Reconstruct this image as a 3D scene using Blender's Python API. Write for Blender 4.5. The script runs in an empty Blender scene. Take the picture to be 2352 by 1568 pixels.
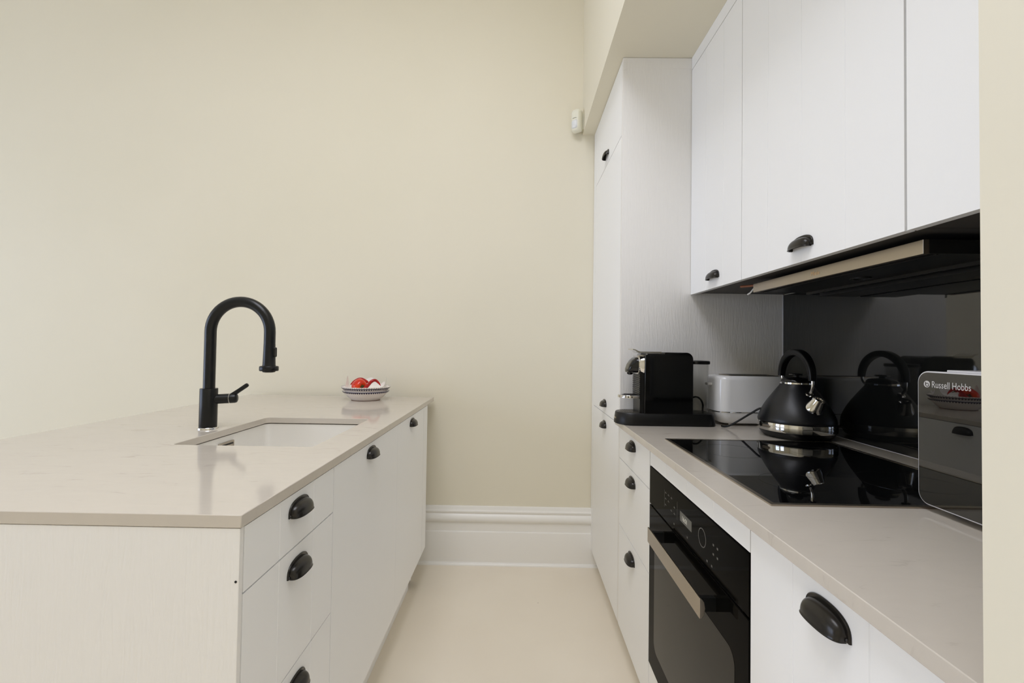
import bpy, bmesh, math, random
from mathutils import Vector, Matrix

random.seed(7)
scene = bpy.context.scene
COL = scene.collection
PI = math.pi

# ------------------------------------------------------------------ camera
FPX, CX, CY = 1045.0, 1176.0, 773.0          # focal length and optical axis for a 2352x1568 frame
CAMZ = 1.23
def _n(v): return Vector(v).normalized()
yc = _n((1186 - CX, 795.5 - CY, FPX))         # world +Y in camera axes (x right, y down, z forward)
zc = _n((1880 - CX, -47500 - CY, FPX))
zc = _n(zc - yc * zc.dot(yc))
xc = yc.cross(zc)
rot = Matrix(((xc[0], -xc[1], -xc[2]), (yc[0], -yc[1], -yc[2]), (zc[0], -zc[1], -zc[2])))
cam_d = bpy.data.cameras.new('camera')
cam = bpy.data.objects.new('camera', cam_d)
COL.objects.link(cam)
cam.matrix_world = Matrix.Translation((0, 0, CAMZ)) @ rot.to_4x4()
cam_d.sensor_width = 36.0
cam_d.lens = FPX / 2352.0 * 36.0
cam_d.shift_y = (CY - 784.0) / 2352.0
cam_d.clip_start = 0.02
scene.camera = cam

# ------------------------------------------------------------------ view and daylight
vs = scene.view_settings
vs.view_transform = 'Standard'
vs.look = 'None'
vs.gamma = 1.0
vs.exposure = -0.63
vs.use_curve_mapping = False
try:
    scene.cycles.max_bounces = 12
    scene.cycles.diffuse_bounces = 8
    scene.cycles.glossy_bounces = 6
    scene.cycles.transparent_max_bounces = 12
    scene.cycles.caustics_reflective = False
    scene.cycles.caustics_refractive = False
    scene.cycles.sample_clamp_indirect = 6.0
except Exception:
    pass
world = bpy.data.worlds.new('sky')
scene.world = world
world.use_nodes = True
wn = world.node_tree.nodes['Background']
wn.inputs[0].default_value = (0.75, 0.86, 1.0, 1)
wn.inputs[1].default_value = 0.1

ROOM = dict(x0=-5.2, x1=1.108, y0=-3.4, y1=2.61, z1=3.7, alcove=0.366, nib=0.362)
LEFT_WINDOWS = [(-0.7, 1.25), (1.0, 1.25)]      # centre Y, width
WIN_Z0, WIN_Z1 = 0.12, 2.55
REAR_WINDOWS = []
def daylight(name, loc, rot_e, sx, sy, power, color):
    d = bpy.data.lights.new(name, 'AREA')
    d.shape = 'RECTANGLE'; d.size = sx; d.size_y = sy
    d.energy = power; d.color = color
    o = bpy.data.objects.new(name, d)
    o.location = loc; o.rotation_euler = rot_e
    COL.objects.link(o)
    return o
DAY = (0.79, 0.93, 1.25)            # cool light from the side windows
ROOF_FILL_COLOR = (0.91, 0.93, 1.02)         # warmer light from the added roof light
ADDED_ROOFLIGHT = (-1.1, 0.25, -0.9, 1.1)      # x0, x1, y0, y1 of an unseen roof light, added to brighten the aisle
ROOF_FILL_POWER = 104
LEFT_POWER = [80, 66]
REAR_POWER = []
for (yy, w), p in zip(LEFT_WINDOWS, LEFT_POWER):
    if p: daylight('window_daylight', (ROOM['x0'] - 0.17, yy, (WIN_Z0 + WIN_Z1) / 2), (0, -PI / 2, 0), WIN_Z1 - WIN_Z0, w, p, DAY)
for (xx, w), p in zip(REAR_WINDOWS, REAR_POWER):
    if p: daylight('window_daylight', (xx, ROOM['y0'] - 0.17, (WIN_Z0 + WIN_Z1) / 2), (PI / 2, 0, 0), w, WIN_Z1 - WIN_Z0, p, DAY)

if ROOF_FILL_POWER:
    daylight('added_roof_fill', ((ADDED_ROOFLIGHT[0] + ADDED_ROOFLIGHT[1]) / 2, (ADDED_ROOFLIGHT[2] + ADDED_ROOFLIGHT[3]) / 2, ROOM['z1'] + 0.22), (0, 0, 0), ADDED_ROOFLIGHT[1] - ADDED_ROOFLIGHT[0], ADDED_ROOFLIGHT[3] - ADDED_ROOFLIGHT[2], ROOF_FILL_POWER, ROOF_FILL_COLOR)  # fill lamp above the added roof opening, lifts the lower aisle

# ------------------------------------------------------------------ materials
def srgb(r, g, b):
    def f(c):
        c /= 255.0
        return c / 12.92 if c <= 0.04045 else ((c + 0.055) / 1.055) ** 2.4
    return (f(r), f(g), f(b), 1.0)

def mat(name, color, rough=0.5, metal=0.0, ior=1.5, coat=0.0, spec=None):
    m = bpy.data.materials.new(name)
    m.use_nodes = True
    b = m.node_tree.nodes['Principled BSDF']
    b.inputs['Base Color'].default_value = color
    b.inputs['Roughness'].default_value = rough
    b.inputs['Metallic'].default_value = metal
    b.inputs['IOR'].default_value = ior
    if coat: b.inputs['Coat Weight'].default_value = coat
    if spec is not None: b.inputs['Specular IOR Level'].default_value = spec
    return m

def nodes_of(m):
    nt = m.node_tree
    return nt, nt.nodes, nt.links, nt.nodes['Principled BSDF']

def add_noise_bump(m, scale=(1, 1, 1), noise=20.0, detail=4.0, strength=0.2, dist=0.002, distortion=0.0):
    nt, N, L, b = nodes_of(m)
    tc = N.new('ShaderNodeTexCoord'); mp = N.new('ShaderNodeMapping')
    mp.inputs['Scale'].default_value = scale
    nz = N.new('ShaderNodeTexNoise'); nz.inputs['Scale'].default_value = noise
    nz.inputs['Detail'].default_value = detail; nz.inputs['Distortion'].default_value = distortion
    bp = N.new('ShaderNodeBump'); bp.inputs['Strength'].default_value = strength; bp.inputs['Distance'].default_value = dist
    L.new(tc.outputs['Object'], mp.inputs['Vector']); L.new(mp.outputs[0], nz.inputs['Vector'])
    L.new(nz.outputs['Fac'], bp.inputs['Height']); L.new(bp.outputs[0], b.inputs['Normal'])
    return nz

def vary_color(m, c0, c1, scale=(1, 1, 1), noise=3.0, detail=5.0, lo=0.35, hi=0.65, distortion=0.0):
    nt, N, L, b = nodes_of(m)
    tc = N.new('ShaderNodeTexCoord'); mp = N.new('ShaderNodeMapping')
    mp.inputs['Scale'].default_value = scale
    nz = N.new('ShaderNodeTexNoise'); nz.inputs['Scale'].default_value = noise
    nz.inputs['Detail'].default_value = detail; nz.inputs['Distortion'].default_value = distortion
    cr = N.new('ShaderNodeValToRGB')
    cr.color_ramp.elements[0].position = lo; cr.color_ramp.elements[0].color = c0
    cr.color_ramp.elements[1].position = hi; cr.color_ramp.elements[1].color = c1
    L.new(tc.outputs['Object'], mp.inputs['Vector']); L.new(mp.outputs[0], nz.inputs['Vector'])
    L.new(nz.outputs['Fac'], cr.inputs[0]); L.new(cr.outputs[0], b.inputs['Base Color'])
    return cr

M = {}
M['wall'] = mat('cream_wall_paint', srgb(230, 224, 207), 0.75)
vary_color(M['wall'], srgb(225, 219, 200), srgb(228, 222, 204), noise=0.8, detail=3)
add_noise_bump(M['wall'], noise=60, strength=0.05, dist=0.001)
M['ceiling'] = mat('ceiling_paint', srgb(243, 241, 236), 0.8)
add_noise_bump(M['ceiling'], noise=60, strength=0.05, dist=0.001)
M['floor'] = mat('cream_painted_floor', srgb(222, 210, 188), 0.42)
vary_color(M['floor'], srgb(229, 219, 202), srgb(234, 225, 209), noise=1.6, detail=6)
def floor_specks(m):
    nt, N, L, b = nodes_of(m)
    src = b.inputs['Base Color'].links[0].from_socket
    tc = N.new('ShaderNodeTexCoord'); vo = N.new('ShaderNodeTexVoronoi'); vo.inputs['Scale'].default_value = 7.0
    L.new(tc.outputs['Object'], vo.inputs['Vector'])
    sp = N.new('ShaderNodeSeparateColor'); L.new(vo.outputs['Color'], sp.inputs[0])
    lt = N.new('ShaderNodeMath'); lt.operation = 'LESS_THAN'; lt.inputs[1].default_value = 0.018
    L.new(vo.outputs['Distance'], lt.inputs[0])
    gt = N.new('ShaderNodeMath'); gt.operation = 'GREATER_THAN'; gt.inputs[1].default_value = 0.72
    L.new(sp.outputs[0], gt.inputs[0])
    mu = N.new('ShaderNodeMath'); mu.operation = 'MULTIPLY'; L.new(lt.outputs[0], mu.inputs[0]); L.new(gt.outputs[0], mu.inputs[1])
    mx = N.new('ShaderNodeMix'); mx.data_type = 'RGBA'
    L.new(mu.outputs[0], mx.inputs[0]); L.new(src, mx.inputs[6]); mx.inputs[7].default_value = srgb(140, 124, 104)
    L.new(mx.outputs[2], b.inputs['Base Color'])
floor_specks(M['floor'])
add_noise_bump(M['floor'], noise=9, strength=0.12, dist=0.003, detail=6)
M['trim'] = mat('white_gloss_paint', srgb(236, 234, 229), 0.35)
add_noise_bump(M['trim'], noise=30, strength=0.04, dist=0.001)
M['white_front'] = mat('white_grained_front', srgb(245, 245, 245), 0.42)
add_noise_bump(M['white_front'], scale=(22, 22, 1.1), noise=9, detail=5, strength=0.10, dist=0.001, distortion=0.6)
M['white_panel'] = mat('white_grained_panel', srgb(238, 236, 233), 0.48)
add_noise_bump(M['white_panel'], scale=(16, 16, 1.6), noise=4, detail=6, strength=0.33, dist=0.003, distortion=2.2)
M['white_edge'] = mat('white_carcass', srgb(228, 226, 222), 0.5)
add_noise_bump(M['white_edge'], noise=80, strength=0.03, dist=0.0005)
M['dark_under'] = mat('dark_cabinet_underside', srgb(74, 70, 66), 0.55)
add_noise_bump(M['dark_under'], noise=90, strength=0.05, dist=0.0005)
M['quartz'] = mat('beige_quartz', srgb(214, 203, 188), 0.10)
def quartz_nodes(m):
    nt, N, L, b = nodes_of(m)
    tc = N.new('ShaderNodeTexCoord'); mp = N.new('ShaderNodeMapping')
    mp.inputs['Scale'].default_value = (1.0, 3.0, 1.0)
    mp.inputs['Rotation'].default_value = (0, 0, 0.25)
    nz = N.new('ShaderNodeTexNoise'); nz.inputs['Scale'].default_value = 10.0; nz.inputs['Detail'].default_value = 6
    nz.inputs['Roughness'].default_value = 0.62; nz.inputs['Distortion'].default_value = 0.9
    cr = N.new('ShaderNodeValToRGB')
    e = cr.color_ramp.elements
    e[0].position = 0.26; e[0].color = srgb(184, 175, 164)
    e[1].position = 0.38; e[1].color = srgb(201, 193, 182)
    e2 = cr.color_ramp.elements.new(0.75); e2.color = srgb(204, 196, 185)
    L.new(tc.outputs['Object'], mp.inputs['Vector']); L.new(mp.outputs[0], nz.inputs['Vector'])
    L.new(nz.outputs['Fac'], cr.inputs[0]); L.new(cr.outputs[0], b.inputs['Base Color'])
quartz_nodes(M['quartz'])
M['handle'] = mat('black_bronze_handle', srgb(38, 35, 31), 0.26, 0.35)
add_noise_bump(M['handle'], noise=120, strength=0.03, dist=0.0003)
M['tap'] = mat('matt_black_tap', srgb(12, 13, 13), 0.30, spec=0.38)
add_noise_bump(M['tap'], noise=200, strength=0.02, dist=0.0002)
M['chrome'] = mat('chrome', srgb(222, 220, 216), 0.06, 1.0)
add_noise_bump(M['chrome'], noise=40, strength=0.01, dist=0.0002)
M['steel'] = mat('brushed_steel', srgb(176, 166, 152), 0.30, 1.0)
add_noise_bump(M['steel'], scale=(1, 1, 60), noise=30, strength=0.05, dist=0.0002)
M['black_glass'] = mat('black_glass', srgb(9, 9, 9), 0.015, 0.0, 1.52)
vary_color(M['black_glass'], srgb(8, 8, 8), srgb(10, 10, 10), noise=2)
M['splash'] = mat('smoked_glass', srgb(26, 26, 24), 0.035, 0.0, 1.75)
vary_color(M['splash'], srgb(23, 23, 21), srgb(26, 26, 24), noise=2)
M['oven_glass'] = mat('oven_black_glass', srgb(12, 11, 9), 0.03, 0.0, 1.07)
vary_color(M['oven_glass'], srgb(11, 10, 8), srgb(13, 12, 10), noise=2)
M['oven_window'] = mat('oven_window_glass', srgb(20, 18, 15), 0.05, 0.0, 1.22)
vary_color(M['oven_window'], srgb(18, 16, 13), srgb(24, 21, 17), noise=2)
M['mirror_glass'] = mat('mirrored_black_glass', srgb(12, 12, 12), 0.012, 0.0, 1.9)
vary_color(M['mirror_glass'], srgb(11, 11, 11), srgb(13, 13, 13), noise=2)
M['black_plastic'] = mat('black_plastic', srgb(14, 14, 14), 0.36, spec=0.38)
add_noise_bump(M['black_plastic'], noise=300, strength=0.03, dist=0.0002)
M['gloss_black'] = mat('gloss_black_plastic', srgb(8, 8, 8), 0.06)
vary_color(M['gloss_black'], srgb(7, 7, 7), srgb(10, 10, 10), noise=2)
M['satin_black'] = mat('satin_black_enamel', srgb(17, 17, 19), 0.36)
add_noise_bump(M['satin_black'], noise=400, strength=0.03, dist=0.0002)
M['dark_metal'] = mat('dark_grey_metal', srgb(48, 47, 44), 0.35, 0.6)
add_noise_bump(M['dark_metal'], noise=100, strength=0.03, dist=0.0002)
M['white_gloss'] = mat('white_gloss_shell', srgb(236, 236, 236), 0.18, coat=0.3)
vary_color(M['white_gloss'], srgb(235, 235, 235), srgb(238, 238, 238), noise=2)
M['sink'] = mat('white_sink', srgb(230, 227, 221), 0.22)
vary_color(M['sink'], srgb(229, 226, 220), srgb(232, 229, 223), noise=2)
M['silver_edge'] = mat('silver_edge', srgb(225, 225, 232), 0.22, 0.3)
vary_color(M['silver_edge'], srgb(224, 224, 231), srgb(228, 228, 234), noise=2)
M['ceramic'] = mat('white_glazed_ceramic', srgb(235, 228, 224), 0.15)
vary_color(M['ceramic'], srgb(233, 226, 222), srgb(238, 231, 227), noise=6)
M['ceramic_blue'] = mat('dark_glaze', srgb(44, 40, 66), 0.2)
vary_color(M['ceramic_blue'], srgb(38, 35, 58), srgb(50, 46, 74), noise=30)
M['terracotta'] = mat('terracotta_foot', srgb(160, 104, 82), 0.8)
add_noise_bump(M['terracotta'], noise=200, strength=0.1, dist=0.0003)
M['paper'] = mat('white_paper', srgb(240, 238, 232), 0.8)
add_noise_bump(M['paper'], noise=25, strength=0.2, dist=0.002)
M['red'] = mat('red_pepper_skin', srgb(214, 38, 20), 0.18)
vary_color(M['red'], srgb(196, 22, 18), srgb(238, 84, 22), scale=(1, 1, 1), noise=14, lo=0.35, hi=0.75)
M['chilli'] = mat('dark_red_chilli_skin', srgb(178, 16, 16), 0.2)
vary_color(M['chilli'], srgb(160, 12, 14), srgb(196, 24, 18), noise=20)
M['stem'] = mat('green_stem', srgb(58, 74, 30), 0.6)
add_noise_bump(M['stem'], noise=200, strength=0.1, dist=0.0005)
M['sensor'] = mat('off_white_plastic', srgb(228, 226, 210), 0.45)
add_noise_bump(M['sensor'], noise=200, strength=0.02, dist=0.0002)
M['lens'] = mat('milky_lens', srgb(222, 224, 226), 0.3)
add_noise_bump(M['lens'], noise=300, strength=0.15, dist=0.0003)
M['text_grey'] = mat('light_grey_print', srgb(200, 198, 196), 0.5)
vary_color(M['text_grey'], srgb(198, 196, 194), srgb(204, 202, 200), noise=5)
M['text_gold'] = mat('pale_gold_print', srgb(226, 190, 140), 0.4)
vary_color(M['text_gold'], srgb(224, 188, 138), srgb(230, 196, 146), noise=5)
M['print_dim'] = mat('dim_grey_print', srgb(84, 82, 78), 0.4)
vary_color(M['print_dim'], srgb(80, 78, 74), srgb(90, 88, 84), noise=5)
M['print_zone'] = mat('faint_zone_print', srgb(26, 26, 25), 0.1)
vary_color(M['print_zone'], srgb(24, 24, 23), srgb(28, 28, 27), noise=5)
M['orange_wire'] = mat('copper_wire', srgb(150, 92, 62), 0.5)
vary_color(M['orange_wire'], srgb(145, 88, 58), srgb(156, 98, 68), noise=5)
M['white_wire'] = mat('white_cable', srgb(226, 224, 220), 0.4)
vary_color(M['white_wire'], srgb(224, 222, 218), srgb(230, 228, 224), noise=5)
def emissive(name, color, strength):
    m = mat(name, (0, 0, 0, 1), 0.3)
    nt, N, L, b = nodes_of(m)
    b.inputs['Emission Color'].default_value = color
    b.inputs['Emission Strength'].default_value = strength
    nz = N.new('ShaderNodeTexNoise'); nz.inputs['Scale'].default_value = 30
    mx = N.new('ShaderNodeMapRange'); mx.inputs['To Min'].default_value = 0.004; mx.inputs['To Max'].default_value = 0.006
    L.new(nz.outputs['Fac'], mx.inputs['Value']); L.new(mx.outputs[0], b.inputs['Base Color'])
    return m
M['display_bg'] = emissive('lcd_backlight', srgb(90, 88, 80), 0.55)
M['display_fg'] = emissive('lcd_digits', srgb(214, 210, 196), 1.0)
def clear_plastic(name):
    m = bpy.data.materials.new(name); m.use_nodes = True
    nt = m.node_tree; N = nt.nodes; L = nt.links
    N.remove(N['Principled BSDF'])
    out = N['Material Output']
    tr = N.new('ShaderNodeBsdfTransparent'); tr.inputs[0].default_value = (0.94, 0.94, 0.93, 1)
    gl = N.new('ShaderNodeBsdfGlossy'); gl.inputs['Roughness'].default_value = 0.05
    lw = N.new('ShaderNodeLayerWeight'); lw.inputs['Blend'].default_value = 0.3
    fr = N.new('ShaderNodeMath'); fr.operation = 'MULTIPLY'; fr.inputs[1].default_value = 0.28
    L.new(lw.outputs['Facing'], fr.inputs[0])
    nz = N.new('ShaderNodeTexNoise'); nz.inputs['Scale'].default_value = 3
    bp = N.new('ShaderNodeBump'); bp.inputs['Strength'].default_value = 0.05
    L.new(nz.outputs['Fac'], bp.inputs['Height']); L.new(bp.outputs[0], gl.inputs['Normal'])
    mx = N.new('ShaderNodeMixShader')
    L.new(fr.outputs[0], mx.inputs[0]); L.new(tr.outputs[0], mx.inputs[1]); L.new(gl.outputs[0], mx.inputs[2])
    L.new(mx.outputs[0], out.inputs['Surface'])
    return m
M['clear'] = clear_plastic('clear_plastic')

# ------------------------------------------------------------------ mesh helpers
def world_loc(o):
    v = Vector((0, 0, 0))
    while o is not None:
        v += o.location; o = o.parent
    return v

def finish(bm, smooth_deg=None):
    bmesh.ops.remove_doubles(bm, verts=bm.verts, dist=1e-6)
    bmesh.ops.recalc_face_normals(bm, faces=bm.faces)
    if smooth_deg is not None:
        lim = math.radians(smooth_deg)
        for f in bm.faces: f.smooth = True
        for e in bm.edges:
            if len(e.link_faces) == 2 and e.calc_face_angle(0.0) > lim: e.smooth = False

def obj(name, bm, m, parent=None, smooth=None, bevel=0.0, segs=2, recalc=True, solid=0.0):
    """one mesh object; the bmesh is in world coordinates"""
    if recalc: finish(bm, smooth)
    off = world_loc(parent) if parent else Vector((0, 0, 0))
    if off.length > 0: bmesh.ops.translate(bm, verts=bm.verts, vec=-off)
    me = bpy.data.meshes.new(name)
    bm.to_mesh(me); bm.free()
    for mm in (m if isinstance(m, (list, tuple)) else [m]): me.materials.append(mm)
    o = bpy.data.objects.new(name, me)
    COL.objects.link(o)
    if parent: o.parent = parent
    if solid:
        s = o.modifiers.new('thickness', 'SOLIDIFY'); s.thickness = solid; s.offset = -1
    if bevel:
        b = o.modifiers.new('bevel', 'BEVEL'); b.width = bevel; b.segments = segs
        b.limit_method = 'ANGLE'; b.angle_limit = math.radians(40); b.harden_normals = False
    return o

def tag(o, label, cat, group=None):
    o['label'] = label; o['category'] = cat
    if group: o['group'] = group
    return o

def thing(name, label, cat, loc, group=None):
    o = bpy.data.objects.new(name, None)
    o.empty_display_size = 0.05
    o.location = loc
    COL.objects.link(o)
    return tag(o, label, cat, group)

def struct(name, bm, m, smooth=None, bevel=0.0):
    o = obj(name, bm, m, None, smooth, bevel)
    o['kind'] = 'structure'
    return o

def B(): return bmesh.new()

def box(bm, x0, x1, y0, y1, z0, z1, mi=0):
    v = [bm.verts.new(p) for p in ((x0, y0, z0), (x1, y0, z0), (x1, y1, z0), (x0, y1, z0), (x0, y0, z1), (x1, y0, z1), (x1, y1, z1), (x0, y1, z1))]
    for q in ((0, 3, 2, 1), (4, 5, 6, 7), (0, 1, 5, 4), (1, 2, 6, 5), (2, 3, 7, 6), (3, 0, 4, 7)):
        f = bm.faces.new([v[i] for i in q]); f.material_index = mi
    return bm

def abox(*a): return box(B(), *a)

def loft(bm, rings, close=True, cap0=True, cap1=True, mi=0):
    vr = [[bm.verts.new(p) for p in r] for r in rings]
    n = len(vr[0])
    for a, b in zip(vr, vr[1:]):
        for i in range(n if close else n - 1):
            j = (i + 1) % n
            f = bm.faces.new((a[i], a[j], b[j], b[i])); f.material_index = mi
    if cap0: bm.faces.new(list(reversed(vr[0]))).material_index = mi
    if cap1: bm.faces.new(vr[-1]).material_index = mi
    return bm

def lathe(bm, prof, c, seg=48, axis=Vector((0, 0, 1)), cap0=True, cap1=True, mi=0):
    """prof: (radius, height) along axis from point c"""
    ax = Vector(axis).normalized()
    t = Vector((1, 0, 0)) if abs(ax.x) < 0.8 else Vector((0, 1, 0))
    u = ax.cross(t).normalized(); w = ax.cross(u)
    rings = []
    for r, h in prof:
        rings.append([Vector(c) + ax * h + (u * math.cos(2 * PI * i / seg) + w * math.sin(2 * PI * i / seg)) * max(r, 1e-5) for i in range(seg)])
    return loft(bm, rings, True, cap0, cap1, mi)

def tube(bm, pts, r, seg=12, mi=0, cap=True):
    pts = [Vector(p) for p in pts]
    rr = r if isinstance(r, (list, tuple)) else [r] * len(pts)
    rings = []
    nrm = None
    for i, p in enumerate(pts):
        d = (pts[min(i + 1, len(pts) - 1)] - pts[max(i - 1, 0)]).normalized()
        if nrm is None:
            t = Vector((0, 0, 1)) if abs(d.z) < 0.9 else Vector((1, 0, 0))
            nrm = (t - d * t.dot(d)).normalized()
        else:
            nrm = (nrm - d * nrm.dot(d)).normalized()
        bn = d.cross(nrm)
        rings.append([p + (nrm * math.cos(2 * PI * k / seg) + bn * math.sin(2 * PI * k / seg)) * rr[i] for k in range(seg)])
    return loft(bm, rings, True, cap, cap, mi)

def smooth_path(pts, n=8):
    """Catmull-Rom through pts"""
    P = [Vector(p) for p in pts]
    P = [P[0] * 2 - P[1]] + P + [P[-1] * 2 - P[-2]]
    out = []
    for i in range(1, len(P) - 2):
        for k in range(n):
            t = k / n
            out.append(0.5 * ((2 * P[i]) + (-P[i - 1] + P[i + 1]) * t + (2 * P[i - 1] - 5 * P[i] + 4 * P[i + 1] - P[i + 2]) * t * t + (-P[i - 1] + 3 * P[i] - 3 * P[i + 1] + P[i + 2]) * t ** 3))
    out.append(P[-2])
    return out

def prism(bm, poly, axis, a0, a1, mi=0):
    """extrude a 2-D polygon: axis 'x' -> poly in (y,z), 'y' -> (x,z), 'z' -> (x,y)"""
    def pt(p, a):
        return {'x': (a, p[0], p[1]), 'y': (p[0], a, p[1]), 'z': (p[0], p[1], a)}[axis]
    return loft(bm, [[pt(p, a0) for p in poly], [pt(p, a1) for p in poly]], True, True, True, mi)

def rrect(x0, x1, y0, y1, r, n=6):
    pts = []
    for cx, cy, a in ((x1 - r, y1 - r, 0), (x0 + r, y1 - r, PI / 2), (x0 + r, y0 + r, PI), (x1 - r, y0 + r, 1.5 * PI)):
        for k in range(n + 1):
            t = a + PI / 2 * k / n
            pts.append((cx + r * math.cos(t), cy + r * math.sin(t)))
    return pts

def text_mesh(body, size, origin, right, up, extrude=0.0003, squeeze=1.0):
    c = bpy.data.curves.new('lettering', 'FONT')
    c.body = body; c.size = size; c.extrude = extrude; c.resolution_u = 3
    t = bpy.data.objects.new('lettering_source', c)
    COL.objects.link(t)
    bpy.context.view_layer.update()
    dg = bpy.context.evaluated_depsgraph_get()
    me = bpy.data.meshes.new_from_object(t.evaluated_get(dg))
    bpy.data.objects.remove(t); bpy.data.curves.remove(c)
    bm = B(); bm.from_mesh(me); bpy.data.meshes.remove(me)
    r = Vector(right).normalized(); u = Vector(up).normalized(); n = r.cross(u)
    bmesh.ops.scale(bm, vec=(squeeze, 1, 1), verts=bm.verts)
    mtx = Matrix(((r.x, u.x, n.x, origin[0]), (r.y, u.y, n.y, origin[1]), (r.z, u.z, n.z, origin[2]), (0, 0, 0, 1)))
    bmesh.ops.transform(bm, matrix=mtx, verts=bm.verts)
    return bm

def grooved(bm, sgn, xf, t, y0, y1, z0, z1, grooves, gw=0.0024, gd=0.0022):
    """a front board whose face looks along sgn*X, with V grooves running up it"""
    pl = [(xf, y0)]
    for g in sorted(grooves):
        pl += [(xf, g - gw / 2), (xf - sgn * gd, g), (xf, g + gw / 2)]
    pl += [(xf, y1), (xf - sgn * t, y1), (xf - sgn * t, y0)]
    return prism(bm, pl, 'z', z0, z1)

# cup pull: one mesh, shared; local frame: u along the front, v up, w out of the front
def cup_mesh():
    bm = B()
    a, b, d = 0.0405, 0.0262, 0.0205
    def out(th, k, ea=0.0, eb=0.0):
        s = math.sin(th) ** 0.62 if 0 < th < PI else 0.0
        c = math.cos(th); c = math.copysign(abs(c) ** 0.86, c)
        return (a + ea) * c, (b + eb) * s
    n = 28
    TH = [PI * i / n for i in range(n + 1)]
    rings = []
    rings.append([(out(t, 0, 0.0048, 0.0056) + (0.0,)) for t in TH])
    rings.append([(out(t, 0, 0.0048, 0.0056) + (0.0022,)) for t in TH])
    rings.append([(out(t, 0, 0.0036, 0.0044) + (0.0034,)) for t in TH])
    rings.append([(out(t, 0, 0.0012, 0.0016) + (0.0030,)) for t in TH])
    m = 12
    for j in range(0, m + 1):
        ph = (PI / 2) * j / m
        r = []
        for t in TH:
            u, v = out(t, 0)
            s = math.sin(t) ** 0.55 if 0 < t < PI else 0.0
            r.append((u * (1 - 0.04 * math.sin(ph)), v * math.cos(ph) ** 0.9 if j < m else 0.0, 0.0030 + d * s * math.sin(ph) ** 0.85))
        rings.append(r)
    # rolled lip
    last = rings[-1]
    rings.append([(p[0] * 1.012, -0.0012, p[2] + 0.0010 * (1 if p[2] > 0.004 else 0)) for p in last])
    rings.append([(p[0] * 1.004, -0.0022, max(p[2] - 0.0006, 0.002)) for p in last])
    rings.append([(p[0] * 0.95, -0.0012, max(p[2] - 0.0022, 0.0015)) for p in last])
    # inner skin
    for j in range(m, -1, -1):
        ph = (PI / 2) * j / m
        r = []
        for t in TH:
            u, v = out(t, 0)
            s = math.sin(t) ** 0.55 if 0 < t < PI else 0.0
            r.append((u * 0.94, v * 0.92 * math.cos(ph) ** 0.9 if j < m else 0.0, max(0.0 + (d - 0.001) * s * math.sin(ph) ** 0.85, 0.0)))
        rings.append(r)
    loft(bm, rings, close=False, cap0=False, cap1=False)
    # screw ears at the two ends
    for s in (-1, 1):
        lathe(bm, [(0.0030, 0.0), (0.0030, 0.0045), (0.0018, 0.0056)], (s * 0.0408, 0.0030, 0.0), 12, Vector((0, 0, 1)))
    finish(bm, 50)
    me = bpy.data.meshes.new('cup_pull')
    bm.to_mesh(me); bm.free()
    me.materials.append(M['handle'])
    return me
CUP = cup_mesh()
def cup(parent, sgn, xf, y, z):
    y -= 0.0055
    o = bpy.data.objects.new('handle', CUP)
    COL.objects.link(o)
    o.parent = parent
    off = world_loc(parent)
    # u -> along Y, v -> Z, w -> sgn*X
    r = Matrix(((0, 0, sgn), (1 if sgn > 0 else -1, 0, 0), (0, 1, 0)))
    o.matrix_local = Matrix.Translation(Vector((xf, y, z)) - off) @ r.to_4x4()
    return o

# ------------------------------------------------------------------ the room
R = ROOM
struct('floor', abox(R['x0'] - 0.3, 1.6, R['y0'] - 0.3, R['y1'] + 0.2, -0.1, 0.0), M['floor'])
bm = B()
for (a0, a1, b0, b1) in ((R['x0'] - 0.3, ADDED_ROOFLIGHT[0], R['y0'] - 0.3, R['y1'] + 0.2), (ADDED_ROOFLIGHT[1], 1.6, R['y0'] - 0.3, R['y1'] + 0.2),
                         (ADDED_ROOFLIGHT[0], ADDED_ROOFLIGHT[1], R['y0'] - 0.3, ADDED_ROOFLIGHT[2]), (ADDED_ROOFLIGHT[0], ADDED_ROOFLIGHT[1], ADDED_ROOFLIGHT[3], R['y1'] + 0.2)):
    box(bm, a0, a1, b0, b1, R['z1'], R['z1'] + 0.2)
struct('ceiling', bm, M['ceiling'])
struct('wall_back', abox(R['x0'] - 0.3, 1.6, R['y1'], R['y1'] + 0.2, 0.0, R['z1']), M['wall'])
struct('wall_right', abox(1.116, 1.6, R['nib'], R['y1'], 0.0, R['z1']), M['wall'])
struct('wall_nib', abox(R['alcove'], 1.6, R['y0'], R['nib'], 0.0, R['z1']), M['wall'])
struct('wall_bulkhead', abox(R['alcove'], 1.116, R['nib'], R['y1'], 2.458, R['z1']), M['wall'])
def wall_with_openings(axis, c0, c1, a0, a1, openings):
    """a wall pierced by window openings; axis is the direction it runs along"""
    bm = B()
    def bx(s, e, z0, z1):
        if axis == 'y': box(bm, c0, c1, s, e, z0, z1)
        else: box(bm, s, e, c0, c1, z0, z1)
    cur = a0
    for (c, w) in sorted(openings):
        bx(cur, c - w / 2, 0, R['z1'])
        bx(c - w / 2, c + w / 2, 0, WIN_Z0)
        bx(c - w / 2, c + w / 2, WIN_Z1, R['z1'])
        cur = c + w / 2
    bx(cur, a1, 0, R['z1'])
    return bm
struct('wall_left', wall_with_openings('y', R['x0'] - 0.15, R['x0'], R['y0'], R['y1'], LEFT_WINDOWS), M['wall'])
struct('wall_rear', wall_with_openings('x', R['y0'] - 0.15, R['y0'], R['x0'] - 0.15, R['alcove'], REAR_WINDOWS), M['wall'])
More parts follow.
